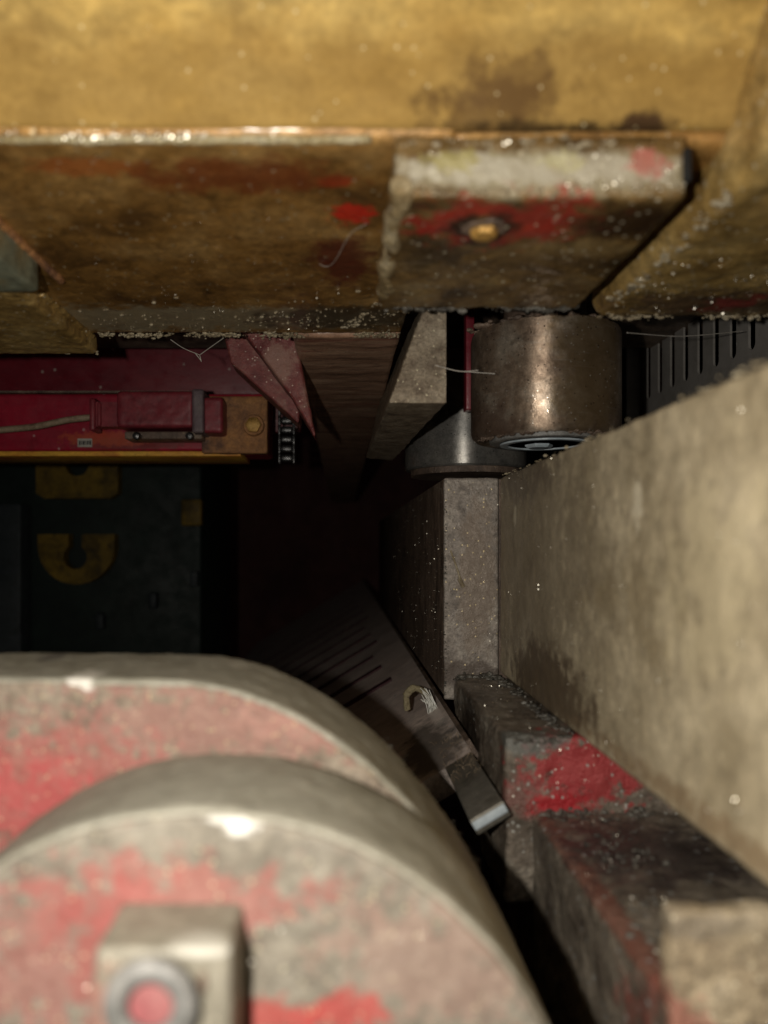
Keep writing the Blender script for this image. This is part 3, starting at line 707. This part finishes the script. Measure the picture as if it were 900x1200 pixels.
glint_flakes('glint_flakes', 220, discf2, .00013, 'fine added glint flakes on the paint of the round disc', .5)
def rearf(): return Vector((U(-.1, .02), .1995, U(-.085, -.036))), None
glint_flakes('glint_flakes', 200, rearf, .0001, 'fine added glint flakes on the worn face of the rocker plate', .9)

# ------------------------------------------------------------------ crusts of dirt in the corners and along the edges (parts of what they cling to)
def crust(parent, m, a, b, n, rad, jit, hang=(0, 0, -1), vox=.0006):
    bm = bmesh.new(); a = Vector(a); b = Vector(b)
    for i in range(n):
        t = random.random(); p = a.lerp(b, t)
        if noise.noise(p*60+Vector((3, 1, 7))) < random.uniform(-.35, .15): continue
        p += Vector((random.gauss(0, jit[0]), random.gauss(0, jit[1]), random.gauss(0, jit[2])))
        q = rad*(.35+random.random()**3*1.1)
        bmesh.ops.create_icosphere(bm, subdivisions=1, radius=q, matrix=Matrix.Translation(p) @ Matrix.Diagonal((random.uniform(.7, 1.8), random.uniform(.7, 1.5), random.uniform(.5, 1), 1)))
    o = link('dirt_crust', bm, m, parent); o['kind'] = 'stuff'
    d = o.modifiers.new('displace', 'DISPLACE'); TXc = bpy.data.textures.new('clouds', 'CLOUDS'); TXc.noise_scale = .002; d.texture = TXc; d.strength = .0008; d.texture_coords = 'GLOBAL'
    return o
M['dust'] = grime('caked_dust', [(.16, .12, .07), (.34, .28, .18), (.48, .42, .3)], 160, rough=(.4, .8), bump=.6, bscale=1500, dark=.7)
M['grit'] = grime('dark_grit', [(.05, .045, .04), (.13, .12, .10), (.3, .29, .26)], 200, metallic=.2, rough=(.25, .6), bump=.6, bscale=1500, dark=.7)
crust(up, 'dust', (-.125, .401, ZB-.0008), (.03, .401, ZB-.0008), 800, .0009, (.001, .0016, .0005))
crust(up, 'dust', (-.12, .375, ZB-.0002), (.03, .375, ZB-.0002), 420, .0005, (.004, .014, .0003))
crust(up, 'dust', (-.155, .414, .1038), (-.131, .414, .1038), 60, .0013, (.001, .001, .0006))
crust(up, 'dust', (.108, .324, .0968), (.20, .324, .0968), 380, .0008, (.001, .0014, .0005))
crust(up, 'dust', (.109, .20, .0972), (.109, .322, .0972), 220, .0009, (.0016, .001, .0006))
crust(up, 'grit', (.018, .305, .0944), (.10, .305, .0944), 220, .0011, (.001, .001, .0005))
crust(up, 'dust', (.014, .2085, .1092), (.094, .2085, .1092), 140, .0007, (.001, .0005, .0008))
crust(up, 'dust', (.016, .2082, .0955), (.094, .2082, .0955), 180, .0006, (.001, .0005, .0006))
crust(up, 'dust', (-.0, .398, ZB-.0004), (.0305, .31, ZB-.0004), 120, .001, (.002, .001, .0004))
crust(bed, 'grit', (.0885, .30, -.0742), (.0885, .437, -.0742), 260, .0012, (.0015, .001, .0006))
crust(bed, 'grit', (.066, .434, -.0745), (.089, .434, -.0745), 160, .0015, (.001, .0025, .0008))
crust(bed, 'grit', (.078, .297, -.1032), (.12, .296, -.1032), 260, .0012, (.002, .0035, .0005))
crust(bed, 'grit', (.084, .20, -.1034), (.10, .29, -.1034), 420, .0008, (.006, .01, .0003))
crust(bed, 'grit', (.0655, .30, -.076), (.085, .30, -.076), 90, .0008, (.001, .0006, .0006))
crust(bp, 'grit', at(330, 905, .1985), at(470, 975, .1985), 160, .0008, (.0008, .0008, .0006))
crust(bp, 'grit', at(455, 874, .2515), at(560, 1012, .2515), 160, .0006, (.0006, .006, .0006))
crust(gd, 'grit', (.0595, .4392, -.086), (.0595, .4392, .038), 120, .0005, (.0003, .0003, .001))
crust(pl, 'dust', (XP+.001, .12, .0395), (XP+.001, .43, .0395), 120, .0008, (.0008, .001, .0003))
sc_ = bmesh.new(); tube(sc_, spline([at(528, 645, .4385), at(534, 662, .438), at(541, 684, .4385)], 5), .0006, 6); tube(sc_, spline([at(538, 678, .4383), at(543, 688, .4383)], 3), .0013, 6)
tag(link('scratch_sliver', sc_, 'dust', gd))  # raised pale sliver added for the scratch on the end face
